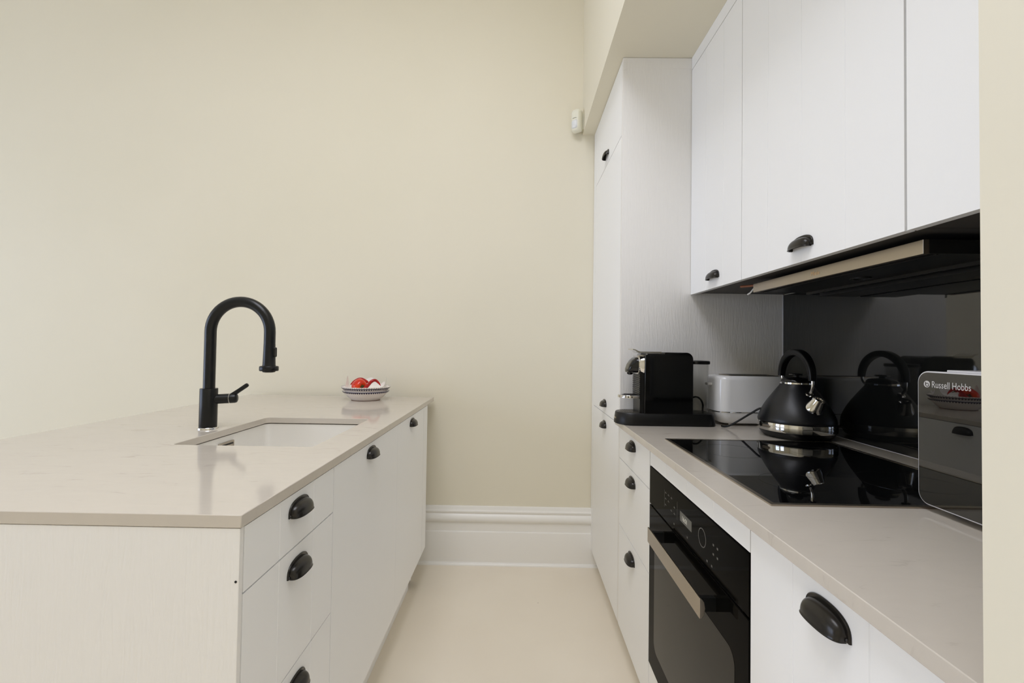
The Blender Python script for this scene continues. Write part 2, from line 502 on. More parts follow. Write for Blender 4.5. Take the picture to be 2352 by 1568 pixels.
def sash(axis, c, pos, w):
    bm = B()
    def bx(s, e, z0, z1, t=0.05):
        if axis == 'y': box(bm, pos - t, pos, s, e, z0, z1)
        else: box(bm, s, e, pos - t, pos, z0, z1)
    f = 0.07
    bx(c - w / 2, c - w / 2 + f, WIN_Z0, WIN_Z1); bx(c + w / 2 - f, c + w / 2, WIN_Z0, WIN_Z1)
    bx(c - w / 2 + f, c + w / 2 - f, WIN_Z0, WIN_Z0 + f); bx(c - w / 2 + f, c + w / 2 - f, WIN_Z1 - f, WIN_Z1)
    bx(c - w / 2 + f, c + w / 2 - f, 1.62, 1.69)
    bx(c - 0.02, c + 0.02, WIN_Z0 + f, 1.62, 0.04); bx(c - 0.02, c + 0.02, 1.69, WIN_Z1 - f, 0.04)
    return bm
k = 1
for (c, w) in LEFT_WINDOWS:
    struct('window_%d' % k, sash('y', c, R['x0'] - 0.06, w), M['trim']); k += 1
for (c, w) in REAR_WINDOWS:
    struct('window_%d' % k, sash('x', c, R['y0'] - 0.06, w), M['trim']); k += 1

bm = B()
for q in range(5):
    yq = ADDED_ROOFLIGHT[2] + (ADDED_ROOFLIGHT[3] - ADDED_ROOFLIGHT[2]) * q / 4
    box(bm, ADDED_ROOFLIGHT[0], ADDED_ROOFLIGHT[1], yq - 0.02, yq + 0.02, R['z1'] + 0.10, R['z1'] + 0.15)
struct('window_%d' % k, bm, M['trim'])  # glazing bars of the added roof light, out of view

# tall moulded skirting on the back wall
Y1 = R['y1']
prof = [(0, 0), (0.024, 0), (0.024, 0.176), (0.0225, 0.181), (0.016, 0.184), (0.016, 0.230), (0.024, 0.237), (0.029, 0.246), (0.030, 0.256),
        (0.027, 0.266), (0.021, 0.276), (0.017, 0.280), (0.017, 0.286), (0.021, 0.289), (0.021, 0.296), (0.015, 0.300), (0.012, 0.306), (0.011, 0.316), (0.008, 0.321), (0, 0.321)]
struct('baseboard_back', prism(B(), [(Y1 - p, z) for p, z in prof], 'x', R['x0'], 0.47), M['trim'], smooth=28)
struct('trim_1', prism(B(), [(Y1 - 0.024, 0), (Y1 - 0.040, 0), (Y1 - 0.039, 0.005), (Y1 - 0.034, 0.011), (Y1 - 0.024, 0.014)], 'x', -0.60, 0.50), M['trim'], smooth=40)

# ------------------------------------------------------------------ right-hand run
XF = 0.435            # door faces
DT = 0.019
YT = 1.903            # side of the tall unit
XS = 1.108            # face of the glass splashback
G = 0.0016            # half a gap
WT, WB = 0.937, 0.915

# tall cabinet
t = thing('tall_cabinet', 'tall white floor to ceiling kitchen cabinet in the back right corner', 'cabinet', (0.77, 2.25, 0.0))
obj('carcass', abox(XF + DT + 0.001, 1.10, YT + 0.02, 2.604, 0.105, 2.452), M['white_edge'], t)
obj('side_panel', abox(XF, 1.1075, YT, YT + 0.019, 0.10, 2.4565), M['white_panel'], t)
bm = B(); box(bm, XF + 0.002, XF + 0.014, YT - 0.0012, YT, 2.405, 2.4565); box(bm, XF + 0.014, 0.7235, YT - 0.0006, YT, 2.412, 2.4565)
obj('top_filler', bm, M['white_panel'], t)
TY0, TY1 = YT + 0.0195 + G, 2.535
up = obj('door', grooved(B(), -1, XF, DT, TY0, TY1, 2.133 + G, 2.4555, []), M['white_front'], t)
cup(up, -1, XF, 2.235, 2.170)
mid = obj('door', grooved(B(), -1, XF, DT, TY0, TY1, 0.911 + G, 2.133 - G, []), M['white_front'], t)
cup(mid, -1, XF, 2.235, 0.948)
low = obj('door', grooved(B(), -1, XF, DT, TY0, TY1, 0.098, 0.911 - G, []), M['white_front'], t)
cup(low, -1, XF, 2.235, 0.846)
obj('scribe_filler', abox(XF, XF + DT, TY1 + 2 * G, 2.606, 0.10, 2.4565), M['white_front'], t)
obj('plinth', abox(0.482, 0.50, YT, 2.58, 0.0, 0.104), M['white_front'], t)

# drawer cabinet
t = thing('drawer_cabinet', 'white three drawer base cabinet with cup pulls between tall cabinet and oven', 'cabinet', (0.77, 1.69, 0.0))
DY0, DY1 = 1.475 + G, YT - G
obj('carcass', abox(XF + DT + 0.001, 1.05, DY0 + 0.002, DY1 - 0.002, 0.105, WB - 0.003), M['white_edge'], t)
for (z0, z1, hz) in ((0.7765 + G, WB - 0.004, 0.856), (0.508 + G, 0.7765 - G, 0.7235), (0.098, 0.508 - G, 0.445)):
    d = obj('drawer', grooved(B(), -1, XF, DT, DY0, DY1, z0, z1, []), M['white_front'], t)
    cup(d, -1, XF, 1.70, hz)
obj('plinth', abox(0.482, 0.50, DY0, DY1, 0.0, 0.104), M['white_front'], t)

# oven housing and oven
OY0, OY1 = 0.8475, 1.4715
OZ0, OZ1 = 0.239, 0.8545
t = thing('filler_panel', 'white grooved strip between the worktop edge and the oven', 'panel', (0.445, 1.16, OZ1))
obj('panel', grooved(B(), -1, XF, DT, OY0 + G, OY1, OZ1 + 0.003, WB, [1.0038, 1.1608, 1.3158]), M['white_front'], t)
t = thing('oven_plinth_unit', 'white panel under the black oven reaching down to the plinth', 'panel', (0.77, 1.16, 0.0))
obj('panel', grooved(B(), -1, XF, DT, OY0 + G, OY1, 0.098, OZ0 - 0.003, []), M['white_front'], t)
obj('shelf', abox(XF + DT + 0.001, 1.0, OY0 + 0.02, OY1 - 0.02, 0.105, OZ0 - 0.0005), M['white_edge'], t)
obj('plinth', abox(0.482, 0.50, OY0, OY1, 0.0, 0.104), M['white_front'], t)

ov = thing('oven', 'black glass built in oven with steel bar handle under the hob', 'oven', (0.77, 1.16, OZ0))
obj('body', abox(XF + 0.021, 1.00, OY0 + 0.02, OY1 - 0.02, OZ0 + 0.004, OZ1 - 0.004), M['dark_metal'], ov)
XO = XF - 0.0015
cp = obj('control_panel', abox(XO, XF + 0.02, OY0 + 0.001, OY1 - 0.001, 0.7385, OZ1), M['oven_glass'], ov, bevel=0.0012)
do = obj('door', abox(XO, XF + 0.02, OY0 + 0.001, OY1 - 0.001, OZ0, 0.7335), M['oven_glass'], ov, bevel=0.0012)
obj('window_glass', prism(B(), rrect(OY0 + 0.055, OY1 - 0.055, OZ0 + 0.07, 0.640, 0.03), 'x', XO - 0.0004, XO + 0.001), M['oven_window'], do)
# bar handle on two arms
HX = 0.393
bm = B()
prism(bm, [(HX, 0.664), (HX, 0.706), (HX + 0.004, 0.7055), (HX + 0.010, 0.698), (HX + 0.012, 0.685), (HX + 0.010, 0.672), (HX + 0.004, 0.6645)], 'y', 0.972, 1.352)
hb = obj('handle', bm, M['steel'], do, smooth=40, bevel=0.0006)
hb['label'] = 'brushed steel bar handle'
for yy in (0.992, 1.332):
    obj('handle_arm', abox(HX + 0.010, XO, yy - 0.006, yy + 0.006, 0.671, 0.700), M['black_plastic'], do)
# vent slit between panel and door
obj('vent_slot', abox(XF + 0.002, XF + 0.0195, OY0 + 0.03, OY1 - 0.03, 0.7338, 0.7382), M['black_plastic'], ov)
# control panel printing
XP = XO - 0.0004
obj('display', abox(XP, XO + 0.0005, 1.1226, 1.2006, 0.7835, 0.8085), M['display_bg'], cp)
obj('display_digits', text_mesh('16:01', 0.0165, (XP - 0.0002, 1.186, 0.7895), (0, -1, 0), (0, 0, 1), 0.0001), M['display_fg'], cp)
bm = B()
lathe(bm, [(0.0215, 0.0), (0.0215, 0.0005), (0.0195, 0.0005), (0.0195, 0.0)], (XO, 1.060, 0.797), 40, Vector((-1, 0, 0)), False, False)
obj('touch_dial', bm, M['print_dim'], cp)
def symbol(*boxes):
    bm = B()
    for (yy, zz, hy, hz) in boxes: box(bm, XP, XO + 0.0003, yy - hy, yy + hy, zz - hz, zz + hz)
    obj('symbol', bm, M['print_dim'], cp)
for i in range(4):
    for j in range(3):
        if (i + j) % 4 == 3: continue
        yy = 1.315 - i * 0.024; zz = 0.818 - j * 0.017
        symbol((yy, zz, 0.0055, 0.0011), (yy, zz + 0.002, 0.0011, 0.0015))
for yy in (1.325, 1.222): symbol((yy, 0.800, 0.0005, 0.024))
for yy, zz in ((1.000, 0.806), (1.000, 0.786), (0.980, 0.806), (0.980, 0.786), (1.032, 0.757), (1.008, 0.757), (1.245, 0.757), (1.150, 0.760)):
    symbol((yy, zz, 0.003, 0.0022))

# near base cabinet
t = thing('base_cabinet', 'white base cabinet right of the oven, nearest large black cup pull on its front', 'cabinet', (0.77, 0.61, 0.0))
BY0, BY1 = 0.385, OY0 - G
obj('carcass', abox(XF + DT + 0.001, 1.05, BY0 + 0.002, BY1 - 0.002, 0.105, WB - 0.003), M['white_edge'], t)
d = obj('door', grooved(B(), -1, XF, DT, BY0, BY1, 0.098, WB - 0.003, [0.7194, 0.566, 0.415]), M['white_front'], t)
cup(d, -1, XF, 0.6455, 0.8540)
obj('plinth', abox(0.482, 0.50, BY0, BY1, 0.0, 0.104), M['white_front'], t)

# worktop
w = obj('worktop', abox(0.4135, 1.1085, 0.366, 1.902, WB, WT), M['quartz'], None, bevel=0.0012)
tag(w, 'beige quartz worktop holding the hob, kettle and microwave', 'worktop')

# hob
HB = (0.484, 1.0095, 0.8675, 1.481)
t = thing('induction_hob', 'black glass induction hob with steel rim set in the right worktop', 'hob', ((HB[0] + HB[1]) / 2, (HB[2] + HB[3]) / 2, WT))
bm = B()
x0, x1, y0, y1 = HB
rw = 0.010
for a in ((x0, x0 + rw, y0, y1), (x1 - rw, x1, y0, y1), (x0 + rw, x1 - rw, y0, y0 + rw), (x0 + rw, x1 - rw, y1 - rw, y1)):
    box(bm, a[0], a[1], a[2], a[3], WT, WT + 0.0032)
fr = obj('steel_frame', bm, M['steel'], t)
fr['label'] = 'thin steel rim'
obj('glass', abox(x0 + rw, x1 - rw, y0 + rw, y1 - rw, WT, WT + 0.0026), M['black_glass'], t)
for cx, cy, rr in ((0.62, 1.32, 0.085), (0.87, 1.32, 0.07), (0.62, 1.02, 0.07), (0.87, 1.03, 0.09)):
    bm = B()
    lathe(bm, [(rr, 0.0026), (rr, 0.0028), (rr + 0.0009, 0.0028), (rr + 0.0009, 0.0026)], (cx, cy, WT), 96, cap0=False, cap1=False)
    obj('zone_mark', bm, M['print_zone'], t)

# glass splashback with a pale polished edge
t = thing('splashback', 'dark smoked glass splashback behind the hob and kettle', 'splashback', (XS, 1.13, WT))
obj('glass_sheet', abox(XS, XS + 0.006, 0.366, YT - 0.003, WT + 0.0012, 1.4595), M['splash'], t)
bm = B(); box(bm, XS - 0.001, XS + 0.006, YT - 0.003, YT - 0.0005, WT + 0.0012, 1.4595); box(bm, XS - 0.0012, XS + 0.006, 0.366, YT - 0.003, WT, WT + 0.0012)
ed = obj('edge_seal', bm, M['silver_edge'], t); ed['label'] = 'pale edge seal'

# wall cabinets
XW = 0.724
WZ0, WZ1 = 1.4565, 2.4030
def wall_cab(label, y0, y1, grooves, hy, name='wall_cabinet', g0=G, g1=G):
    t = thing(name, label, 'cabinet', (0.92, (y0 + y1) / 2, WZ0), 'white wall cabinets above the worktop')
    obj('carcass', abox(XW + DT + 0.001, 1.1075, y0 + 0.002, y1 - 0.002, WZ0 + 0.010, WZ1 - 0.001), M['white_edge'], t)
    u = obj('underside', abox(XW + DT + 0.001, 1.1075, y0 + 0.001, y1 - 0.001, WZ0 + 0.006, WZ0 + 0.0098), M['dark_under'], t)
    u['label'] = 'dark underside'
    d = obj('door', grooved(B(), -1, XW, DT, y0 + g0, y1 - g1, WZ0, WZ1, grooves), M['white_front'], t)
    if hy: cup(d, -1, XW, hy, 1.4905)
    return t
wall_cab('narrow white wall cabinet next to the tall cabinet, small black pull at its foot', 1.4726, 1.902, [1.606, 1.755], 1.684)
wall_cab('wide white wall cabinet directly above the range hood, black pull at its foot', 0.852, 1.4726, [1.0091, 1.1646, 1.3197], 1.1665, g0=0.0028)
wall_cab('white wall cabinet nearest the camera, cut off by the wall end, no pull visible', 0.368, 0.852, [0.49, 0.61], None, g1=0.0028)
struct('trim_2', abox(XW, XW + 0.018, 0.366, YT - 0.001, WZ1 + 0.004, 2.4575), M['white_front'])

# range hood
t = thing('range_hood', 'pull out range hood with steel front strip under the wall cabinet', 'range hood', (0.94, 1.19, 1.42))
HX0, HY0, HY1 = 0.780, 0.8787, 1.5076
HZ0, HZ1 = 1.4195, 1.4475
fp = obj('front_panel', abox(HX0, HX0 + 0.012, HY0, HY1, HZ0, HZ1), M['steel'], t, bevel=0.0006)
fp['label'] = 'brushed steel front strip'
obj('lettering', text_mesh('Miele', 0.0165, (HX0 - 0.0003, 1.2135, HZ0 + 0.0085), (0, -1, 0), (0, 0, 1), 0.0002), M['text_gold'], fp)
bm = B()
box(bm, HX0 + 0.012, 1.100, HY0, HY0 + 0.006, HZ0 + 0.001, HZ1)
box(bm, HX0 + 0.012, 1.100, HY1 - 0.006, HY1, HZ0 + 0.001, HZ1)
box(bm, HX0 + 0.012, 1.100, HY0 + 0.006, HY1 - 0.006, HZ1 - 0.004, HZ1)
box(bm, HX0 + 0.012, HX0 + 0.030, HY0 + 0.006, HY1 - 0.006, HZ0 + 0.003, HZ0 + 0.008)
obj('housing', bm, M['dark_metal'], t)
fl = obj('grease_filter', abox(HX0 + 0.032, 0.955, HY0 + 0.008, HY1 - 0.008, HZ0 + 0.0015, HZ0 + 0.006), M['black_plastic'], t)
bm = B(); box(bm, HX0 + 0.030, HX0 + 0.034, HY0 + 0.006, HY1 - 0.006, HZ0 - 0.0005, HZ0 + 0.002); box(bm, 0.950, 0.958, HY0 + 0.006, HY1 - 0.006, HZ0 - 0.006, HZ0 + 0.002)
obj('filter_rail', bm, M['dark_metal'], fl)
obj('rear_box', abox(0.985, 1.100, HY0 + 0.02, HY1 - 0.02, HZ0 - 0.012, HZ1 - 0.005), M['black_plastic'], t)
bm = B(); lathe(bm, [(0.024, 0.0), (0.024, 0.003), (0.017, 0.003), (0.017, 0.001)], (0.895, 1.19, HZ0 + 0.0016), 28, Vector((0, 0, -1)))
obj('lamp', bm, M['dark_metal'], t)
bm = B(); tube(bm, smooth_path([(0.80, 1.511, 1.452), (0.792, 1.522, 1.437), (0.783, 1.530, 1.422), (0.777, 1.538, 1.416)], 5), 0.003, 8)
obj('wire', bm, M['white_wire'], t, smooth=50)
bm = B(); tube(bm, [(0.83, 1.508, 1.449), (0.80, 1.560, 1.449), (0.79, 1.61, 1.453)], 0.004, 8)
wr = obj('wire', bm, M['orange_wire'], t, smooth=50); wr['label'] = 'copper coloured wire'

# ------------------------------------------------------------------ island
XI = -0.464
IX0, IX1 = -1.503, -0.462
IY0, IY1 = 0.7735, 2.575
SX0, SX1, SY0, SY1 = -0.977, -0.573, 1.292, 1.790
# worktop with the sink opening
bm = B()
outer = [(IX0, IY0), (IX1, IY0), (IX1, IY1), (IX0, IY1)]
inner = rrect(SX0, SX1, SY0, SY1, 0.016, 5)
def loop_edges(pts):
    vv = [bm.verts.new((p[0], p[1], WT)) for p in pts]
    return [bm.edges.new((vv[i], vv[(i + 1) % len(vv)])) for i in range(len(vv))]
es = loop_edges(outer) + loop_edges(inner)
bmesh.ops.triangle_fill(bm, use_beauty=True, use_dissolve=False, edges=es)
ret = bmesh.ops.extrude_face_region(bm, geom=list(bm.faces))
bmesh.ops.translate(bm, verts=[v for v in ret['geom'] if isinstance(v, bmesh.types.BMVert)], vec=(0, 0, WB - WT))
w = obj('island_worktop', bm, M['quartz'], None, smooth=30)
b = w.modifiers.new('bevel', 'BEVEL'); b.width = 0.0014; b.segments = 2; b.limit_method = 'ANGLE'; b.angle_limit = math.radians(60)
tag(w, 'beige quartz island worktop with the sink cut into it', 'worktop')

# end panel facing the camera
t = thing('island_end_panel', 'white grained end panel of the island facing the camera', 'panel', ((IX0 + XI) / 2, IY0 + 0.01, 0.0))
obj('panel', abox(IX0 + 0.02, XI - 0.0005, IY0 + 0.0015, IY0 + 0.0125, 0.0, WB - 0.001), M['white_panel'], t, bevel=0.0008)
bm = B(); lathe(bm, [(0.0021, 0.0), (0.0021, 0.0008), (0.0010, 0.0010)], (-0.4695, IY0 + 0.0015, 0.8247), 12, Vector((0, -1, 0)))
obj('screw', bm, M['black_plastic'], t)

# drawer unit
IB = 0.172
t = thing('drawer_cabinet', 'white three drawer cabinet at the near end of the island', 'cabinet', (-0.75, 0.98, 0.0))
y0, y1 = 0.7868, 1.172
obj('carcass', abox(-1.05, XI - DT - 0.001, y0, y1 - 0.001, 0.16, 0.70), M['white_edge'], t)
for (z0, z1, hz) in ((0.7985 + G, WB - 0.002, 0.868), (0.5448 + G, 0.7985 - G, 0.7425), (IB, 0.5448 - G, 0.4895)):
    d = obj('drawer', grooved(B(), 1, XI, DT, y0 + G * 0.5, y1 - G, z0, z1, [0.9069, 1.0574]), M['white_front'], t)
    cup(d, 1, XI, 0.990, hz)
obj('plinth', abox(-0.545, -0.527, y0, y1, 0.0, 0.165), M['white_front'], t)

# two door units
for (y0, y1, gr, hy, lab) in ((1.172, 1.805, [], 1.480, 'white island door cabinet under the sink with one black pull'),
                              (1.805, 2.3112, [], 2.055, 'white island door cabinet furthest from the camera below the bowls')):
    t = thing('base_cabinet', lab, 'cabinet', (-0.75, (y0 + y1) / 2, 0.0))
    obj('carcass', abox(-1.05, XI - DT - 0.001, y0 + 0.001, y1 - 0.001, 0.16, 0.69), M['white_edge'], t)
    d = obj('door', grooved(B(), 1, XI, DT, y0 + G * (1 if y0 < 1.5 else 0.3), y1 - G * (0.3 if y0 < 1.5 else 1), IB, WB - 0.002, gr), M['white_front'], t)
    cup(d, 1, XI, hy, 0.8705)
    obj('plinth', abox(-0.545, -0.527, y0, y1, 0.0, 0.165), M['white_front'], t)
t = thing('end_filler', 'narrow white filler panel where the island meets the back wall', 'panel', (-0.5, 2.36, 0.0))
obj('panel', abox(XI - DT, XI, 2.3112 + G, 2.405, IB, WB - 0.002), M['white_front'], t)
bm = B(); box(bm, -0.535, XI - DT - 0.001, 2.39, 2.405, IB, WB - 0.002); box(bm, -1.40, -0.535, 2.39, 2.405, 0.0, WB - 0.002)
obj('return_panel', bm, M['white_front'], t)
t = thing('island_rear_panel', 'white panel closing the far long side of the island', 'panel', (-1.2, 1.6, 0.0))
obj('panel', abox(-1.20, -1.18, IY0 + 0.014, 2.388, 0.0, WB - 0.002), M['white_panel'], t)

# sink
t = thing('sink', 'white undermount sink sunk in the island worktop', 'sink', ((SX0 + SX1) / 2, (SY0 + SY1) / 2, 0.735))
bm = B()
def ring(d, z, r): return [(p[0], p[1], z) for p in rrect(SX0 - d, SX1 + d, SY0 - d, SY1 + d, r, 6)]
rings = [ring(0.022, 0.9115, 0.03), ring(0.004, 0.9115, 0.022), ring(0.0035, 0.908, 0.022), ring(0.003, 0.78, 0.024), ring(-0.006, 0.757, 0.03), ring(-0.03, 0.748, 0.03)]
loft(bm, rings, True, False, True)
rings = [ring(0.022, 0.9115, 0.03), ring(0.022, 0.902, 0.03), ring(0.014, 0.898, 0.03), ring(0.012, 0.75, 0.03), ring(-0.02, 0.738, 0.03)]
loft(bm, rings, True, False, True)
obj('basin', bm, M['sink'], t, smooth=45)
bm = B(); lathe(bm, [(0.045, 0.0), (0.045, 0.003), (0.036, 0.0035), (0.034, 0.001), (0.010, 0.001), (0.008, 0.004)], ((SX0 + SX1) / 2, 1.55, 0.7482), 36)
obj('drain', bm, M['chrome'], t, smooth=40)
bm = B()
prism(bm, rrect(1.500, 1.579, 0.834, 0.893, 0.003, 3), 'x', SX0 - 0.0028, SX0 + 0.0022)
of = obj('overflow', bm, M['steel'], t, bevel=0.0005)
obj('overflow_slot', prism(B(), rrect(1.506, 1.573, 0.840, 0.887, 0.002, 3), 'x', SX0 + 0.0022, SX0 + 0.0026), M['dark_metal'], of)
obj('overflow_cap', prism(B(), rrect(1.511, 1.568, 0.845, 0.882, 0.002, 3), 'x', SX0 + 0.0024, SX0 + 0.005), M['steel'], of)

# tap
TX, TY = -1.0425, 1.540
t = thing('kitchen_tap', 'tall matt black arched pull out tap behind the island sink', 'tap', (TX, TY, WT))
bm = B(); lathe(bm, [(0.0315, 0.0), (0.0315, 0.0035), (0.030, 0.0055), (0.027, 0.006)], (TX, TY, WT), 48)
rg = obj('base_ring', bm, M['chrome'], t, smooth=40); rg['label'] = 'chrome base ring'
bm = B(); lathe(bm, [(0.0262, 0.0055), (0.0268, 0.007), (0.0268, 0.134), (0.0262, 0.1358), (0.0195, 0.136)], (TX, TY, WT), 48)
bodyo = obj('body', bm, M['tap'], t, smooth=40)
AR, AZ = 0.1015, WT + 0.330
pts = [(TX, TY, WT + 0.13), (TX, TY, WT + 0.20), (TX, TY, WT + 0.27)]
for k in range(0, 29):
    a = PI - PI * k / 28
    pts.append((TX + AR + AR * math.cos(a), TY - 0.0, AZ + AR * math.sin(a)))
pts += [(TX + 2 * AR, TY, AZ - 0.02), (TX + 2 * AR, TY, AZ - 0.040)]
bm = B(); tube(bm, pts, 0.0180, 24)
obj('spout', bm, M['tap'], t, smooth=40)
hx = TX + 2 * AR
zb = WT + 0.195
bm = B(); lathe(bm, [(0.0179, AZ - 0.0398 - zb), (0.0182, AZ - 0.042 - zb), (0.0186, 0.07), (0.0200, 0.024), (0.0212, 0.020)], (hx, TY, zb), 40)
sh = obj('spray_head', bm, M['tap'], t, smooth=40)
bm = B(); lathe(bm, [(0.0205, 0.0205), (0.0285, 0.019), (0.0300, 0.0165), (0.0300, 0.0055), (0.0288, 0.003), (0.020, 0.0025)], (hx, TY, zb), 40)
obj('spray_collar', bm, M['tap'], sh, smooth=40)
bm = B(); lathe(bm, [(0.0205, 0.0035), (0.0195, -0.001), (0.012, -0.0025)], (hx, TY, zb), 32)
obj('nozzle', bm, M['dark_metal'], sh, smooth=40)
bm = B(); prism(bm, rrect(TY - 0.007, TY + 0.007, zb + 0.050, zb + 0.083, 0.005, 4), 'x', hx + 0.016, hx + 0.0228)
obj('button', bm, M['black_plastic'], sh, bevel=0.001)
dv = Vector((0.93, 0.30, 0.04)).normalized()
c0 = Vector((TX, TY, WT + 0.098)) + dv * 0.020
bm = B(); lathe(bm, [(0.0165, 0.0), (0.0165, 0.041), (0.0158, 0.0415)], c0, 32, dv)
lv = obj('lever_housing', bm, M['tap'], t, smooth=40)
bm = B(); lathe(bm, [(0.0160, 0.0415), (0.0166, 0.0420), (0.0166, 0.0428), (0.0160, 0.0434)], c0, 32, dv)
obj('lever_ring', bm, M['chrome'], lv, smooth=40)
bm = B(); lathe(bm, [(0.0158, 0.0436), (0.0165, 0.0442), (0.0165, 0.0580), (0.0150, 0.0640), (0.0100, 0.0670)], c0, 32, dv)
tip0 = c0 + dv * 0.046 + Vector((0, 0, 0.008)); tip1 = tip0 + Vector((0.052, 0.012, 0.040))
tube(bm, [tip0, tip0.lerp(tip1, 0.5), tip0.lerp(tip1, 0.9), tip0.lerp(tip1, 0.97), tip1], [0.0080, 0.0070, 0.0072, 0.0062, 0.0030], 16)
obj('lever', bm, M['tap'], lv, smooth=45)

# ------------------------------------------------------------------ bowls and vegetables
BX, BY = -0.795, 2.415
def bowl(label, z, r0, r1, h, pat):
    bm = B()
    c = (BX, BY, z)
    prof = [(r0 * 0.96, 0.0), (r0, 0.002), (r0 * 1.02, 0.005), (r0 * 1.22, 0.016), (r1 * 0.88, h * 0.66), (r1 * 0.965, h * 0.86), (r1 * 0.985, h * 0.92), (r1 * 1.0, h), (r1 * 0.985, h + 0.0015), (r1 * 0.955, h - 0.001), (r1 * 0.84, h * 0.68 + 0.001), (r0 * 1.12, 0.016), (r0 * 0.8, 0.009), (0.002, 0.008)]
    lathe(bm, prof, c, 72)
    n = 64
    def at(r, hh, a): return (BX + r * math.cos(a), BY + r * math.sin(a), z + hh)
    # scalloped dark band under the rim
    for i in range(n):
        a0 = 2 * PI * i / n; a1 = 2 * PI * (i + 1) / n; am = (a0 + a1) / 2
        ro, rm = r1 * 1.004 + 0.0005, r1 * 0.972 + 0.0012
        zt, zm, zl = (h * 0.90, h * 0.84, h * 0.72) if pat else (h * 0.985, h * 0.90, h * 0.775)
        k0, k1, k2 = (0.982, 0.964, 0.912) if pat else (1.001, 0.987, 0.938)
        f = bm.faces.new([bm.verts.new(p) for p in (at(r1 * k0 + 0.0008, zt, a0), at(r1 * k0 + 0.0008, zt, a1), at(r1 * k1 + 0.0008, zm, a1), at(r1 * k1 + 0.0008, zm, a0))]); f.material_index = 1
        f = bm.faces.new([bm.verts.new(p) for p in (at(r1 * k1 + 0.0008, zm, a0 + 0.012), at(r1 * k1 + 0.0008, zm, a1 - 0.012), at(r1 * k2 + 0.0016, zl, am + 0.010), at(r1 * k2 + 0.0016, zl, am - 0.010))]); f.material_index = 1
        if pat:
            f = bm.faces.new([bm.verts.new(p) for p in (at(r1 * 1.0 + 0.0005, h * 0.995, am - 0.017), at(r1 * 1.0 + 0.0005, h * 0.995, am + 0.017), at(r1 * 0.993 + 0.0005, h * 0.955, am + 0.017), at(r1 * 0.993 + 0.0005, h * 0.955, am - 0.017))]); f.material_index = 1
            f = bm.faces.new([bm.verts.new(p) for p in (at(r1 * 0.982, h + 0.0018, am - 0.014), at(r1 * 0.982, h + 0.0018, am + 0.014), at(r1 * 0.958, h + 0.0004, am + 0.010), at(r1 * 0.958, h + 0.0004, am - 0.010))]); f.material_index = 1
    o = obj('bowl', bm, [M['ceramic'], M['ceramic_blue'], M['terracotta']], None, smooth=40)
    for p in o.data.polygons:
        if p.material_index == 0 and max((o.data.vertices[v].co.z) for v in p.vertices) < z + 0.0022: p.material_index = 2
    return tag(o, label, 'bowl', 'patterned bowls on the island')
bowl('lower of two stacked white bowls with dark scalloped rim on the island', WT, 0.074, 0.119, 0.049, False)
bowl('upper of two stacked white bowls, dotted rim, holding napkin and red peppers', WT + 0.0185, 0.076, 0.1255, 0.052, True)
ZB = WT + 0.0185
# paper napkin standing up at its corners
bm = B()
nA, nR = 96, 14
rows = []
for j in range(nR + 1):
    row = []
    for i in range(nA):
        a = 2 * PI * i / nA
        pk = 0.0
        for pa, ph, wd in ((0.06, 0.054, 0.20), (PI - 0.05, 0.056, 0.16), (PI / 2 + 0.1, 0.040, 0.45), (PI * 0.78, 0.028, 0.2), (PI * 0.25, 0.022, 0.2)):
            dd = math.atan2(math.sin(a - pa), math.cos(a - pa))
            pk = max(pk, ph * math.exp(-(dd / wd) ** 2))
        s = j / nR
        if s < 0.6:
            q = s / 0.6
            r = 0.012 + (0.100 - 0.012) * q
            zz = 0.0115 + 0.036 * q ** 2.2
        else:
            q = (s - 0.6) / 0.4
            r = 0.100 + 0.008 * q - 0.004 * q * q
            zz = 0.0475 + (0.004 + pk) * q
        r += 0.0025 * math.sin(9 * a + 2 * s) * s
        row.append((BX + r * math.cos(a), BY + r * math.sin(a), ZB + zz + 0.0015 * math.sin(13 * a) * s))
    rows.append(row)
loft(bm, rows, True, True, False)
nk = obj('paper_napkin', bm, M['paper'], None, smooth=60)
tag(nk, 'white paper napkin with raised corners lining the upper bowl', 'napkin')
# round red pepper
t = thing('red_pepper', 'round shiny orange red pepper lying in the bowl on the island', 'pepper', (BX - 0.030, BY - 0.030, ZB + 0.030))
bm = B()
pc = Vector((BX - 0.026, BY - 0.030, ZB + 0.054))
pax = Vector((0.70, -0.70, 0.02)).normalized()
seg = 40
u = pax.cross(Vector((0, 0, 1))).normalized(); wv = pax.cross(u)
rings = []
for h, r in ((-0.050, 0.002), (-0.047, 0.012), (-0.040, 0.021), (-0.028, 0.030), (-0.012, 0.0365), (0.004, 0.0385), (0.018, 0.036), (0.029, 0.029), (0.034, 0.020), (0.033, 0.010), (0.031, 0.003)):
    rings.append([pc + pax * h + (u * math.cos(2 * PI * i / seg) + wv * math.sin(2 * PI * i / seg)) * r * (1 + 0.035 * math.cos(4 * 2 * PI * i / seg)) for i in range(seg)])
loft(bm, rings)
obj('flesh', bm, M['red'], t, smooth=60)
bm = B(); tube(bm, [pc + pax * 0.030, pc + pax * 0.040, pc + pax * 0.046 + Vector((0, 0, 0.002))], [0.006, 0.0035, 0.003], 10)
for k in range(5):
    a = 2 * PI * k / 5
    dct = u * math.cos(a) + wv * math.sin(a)
    tube(bm, [pc + pax * 0.033, pc + pax * 0.0345 + dct * 0.008, pc + pax * 0.034 + dct * 0.014], [0.003, 0.0028, 0.0008], 6)
obj('stem', bm, M['stem'], t, smooth=50)
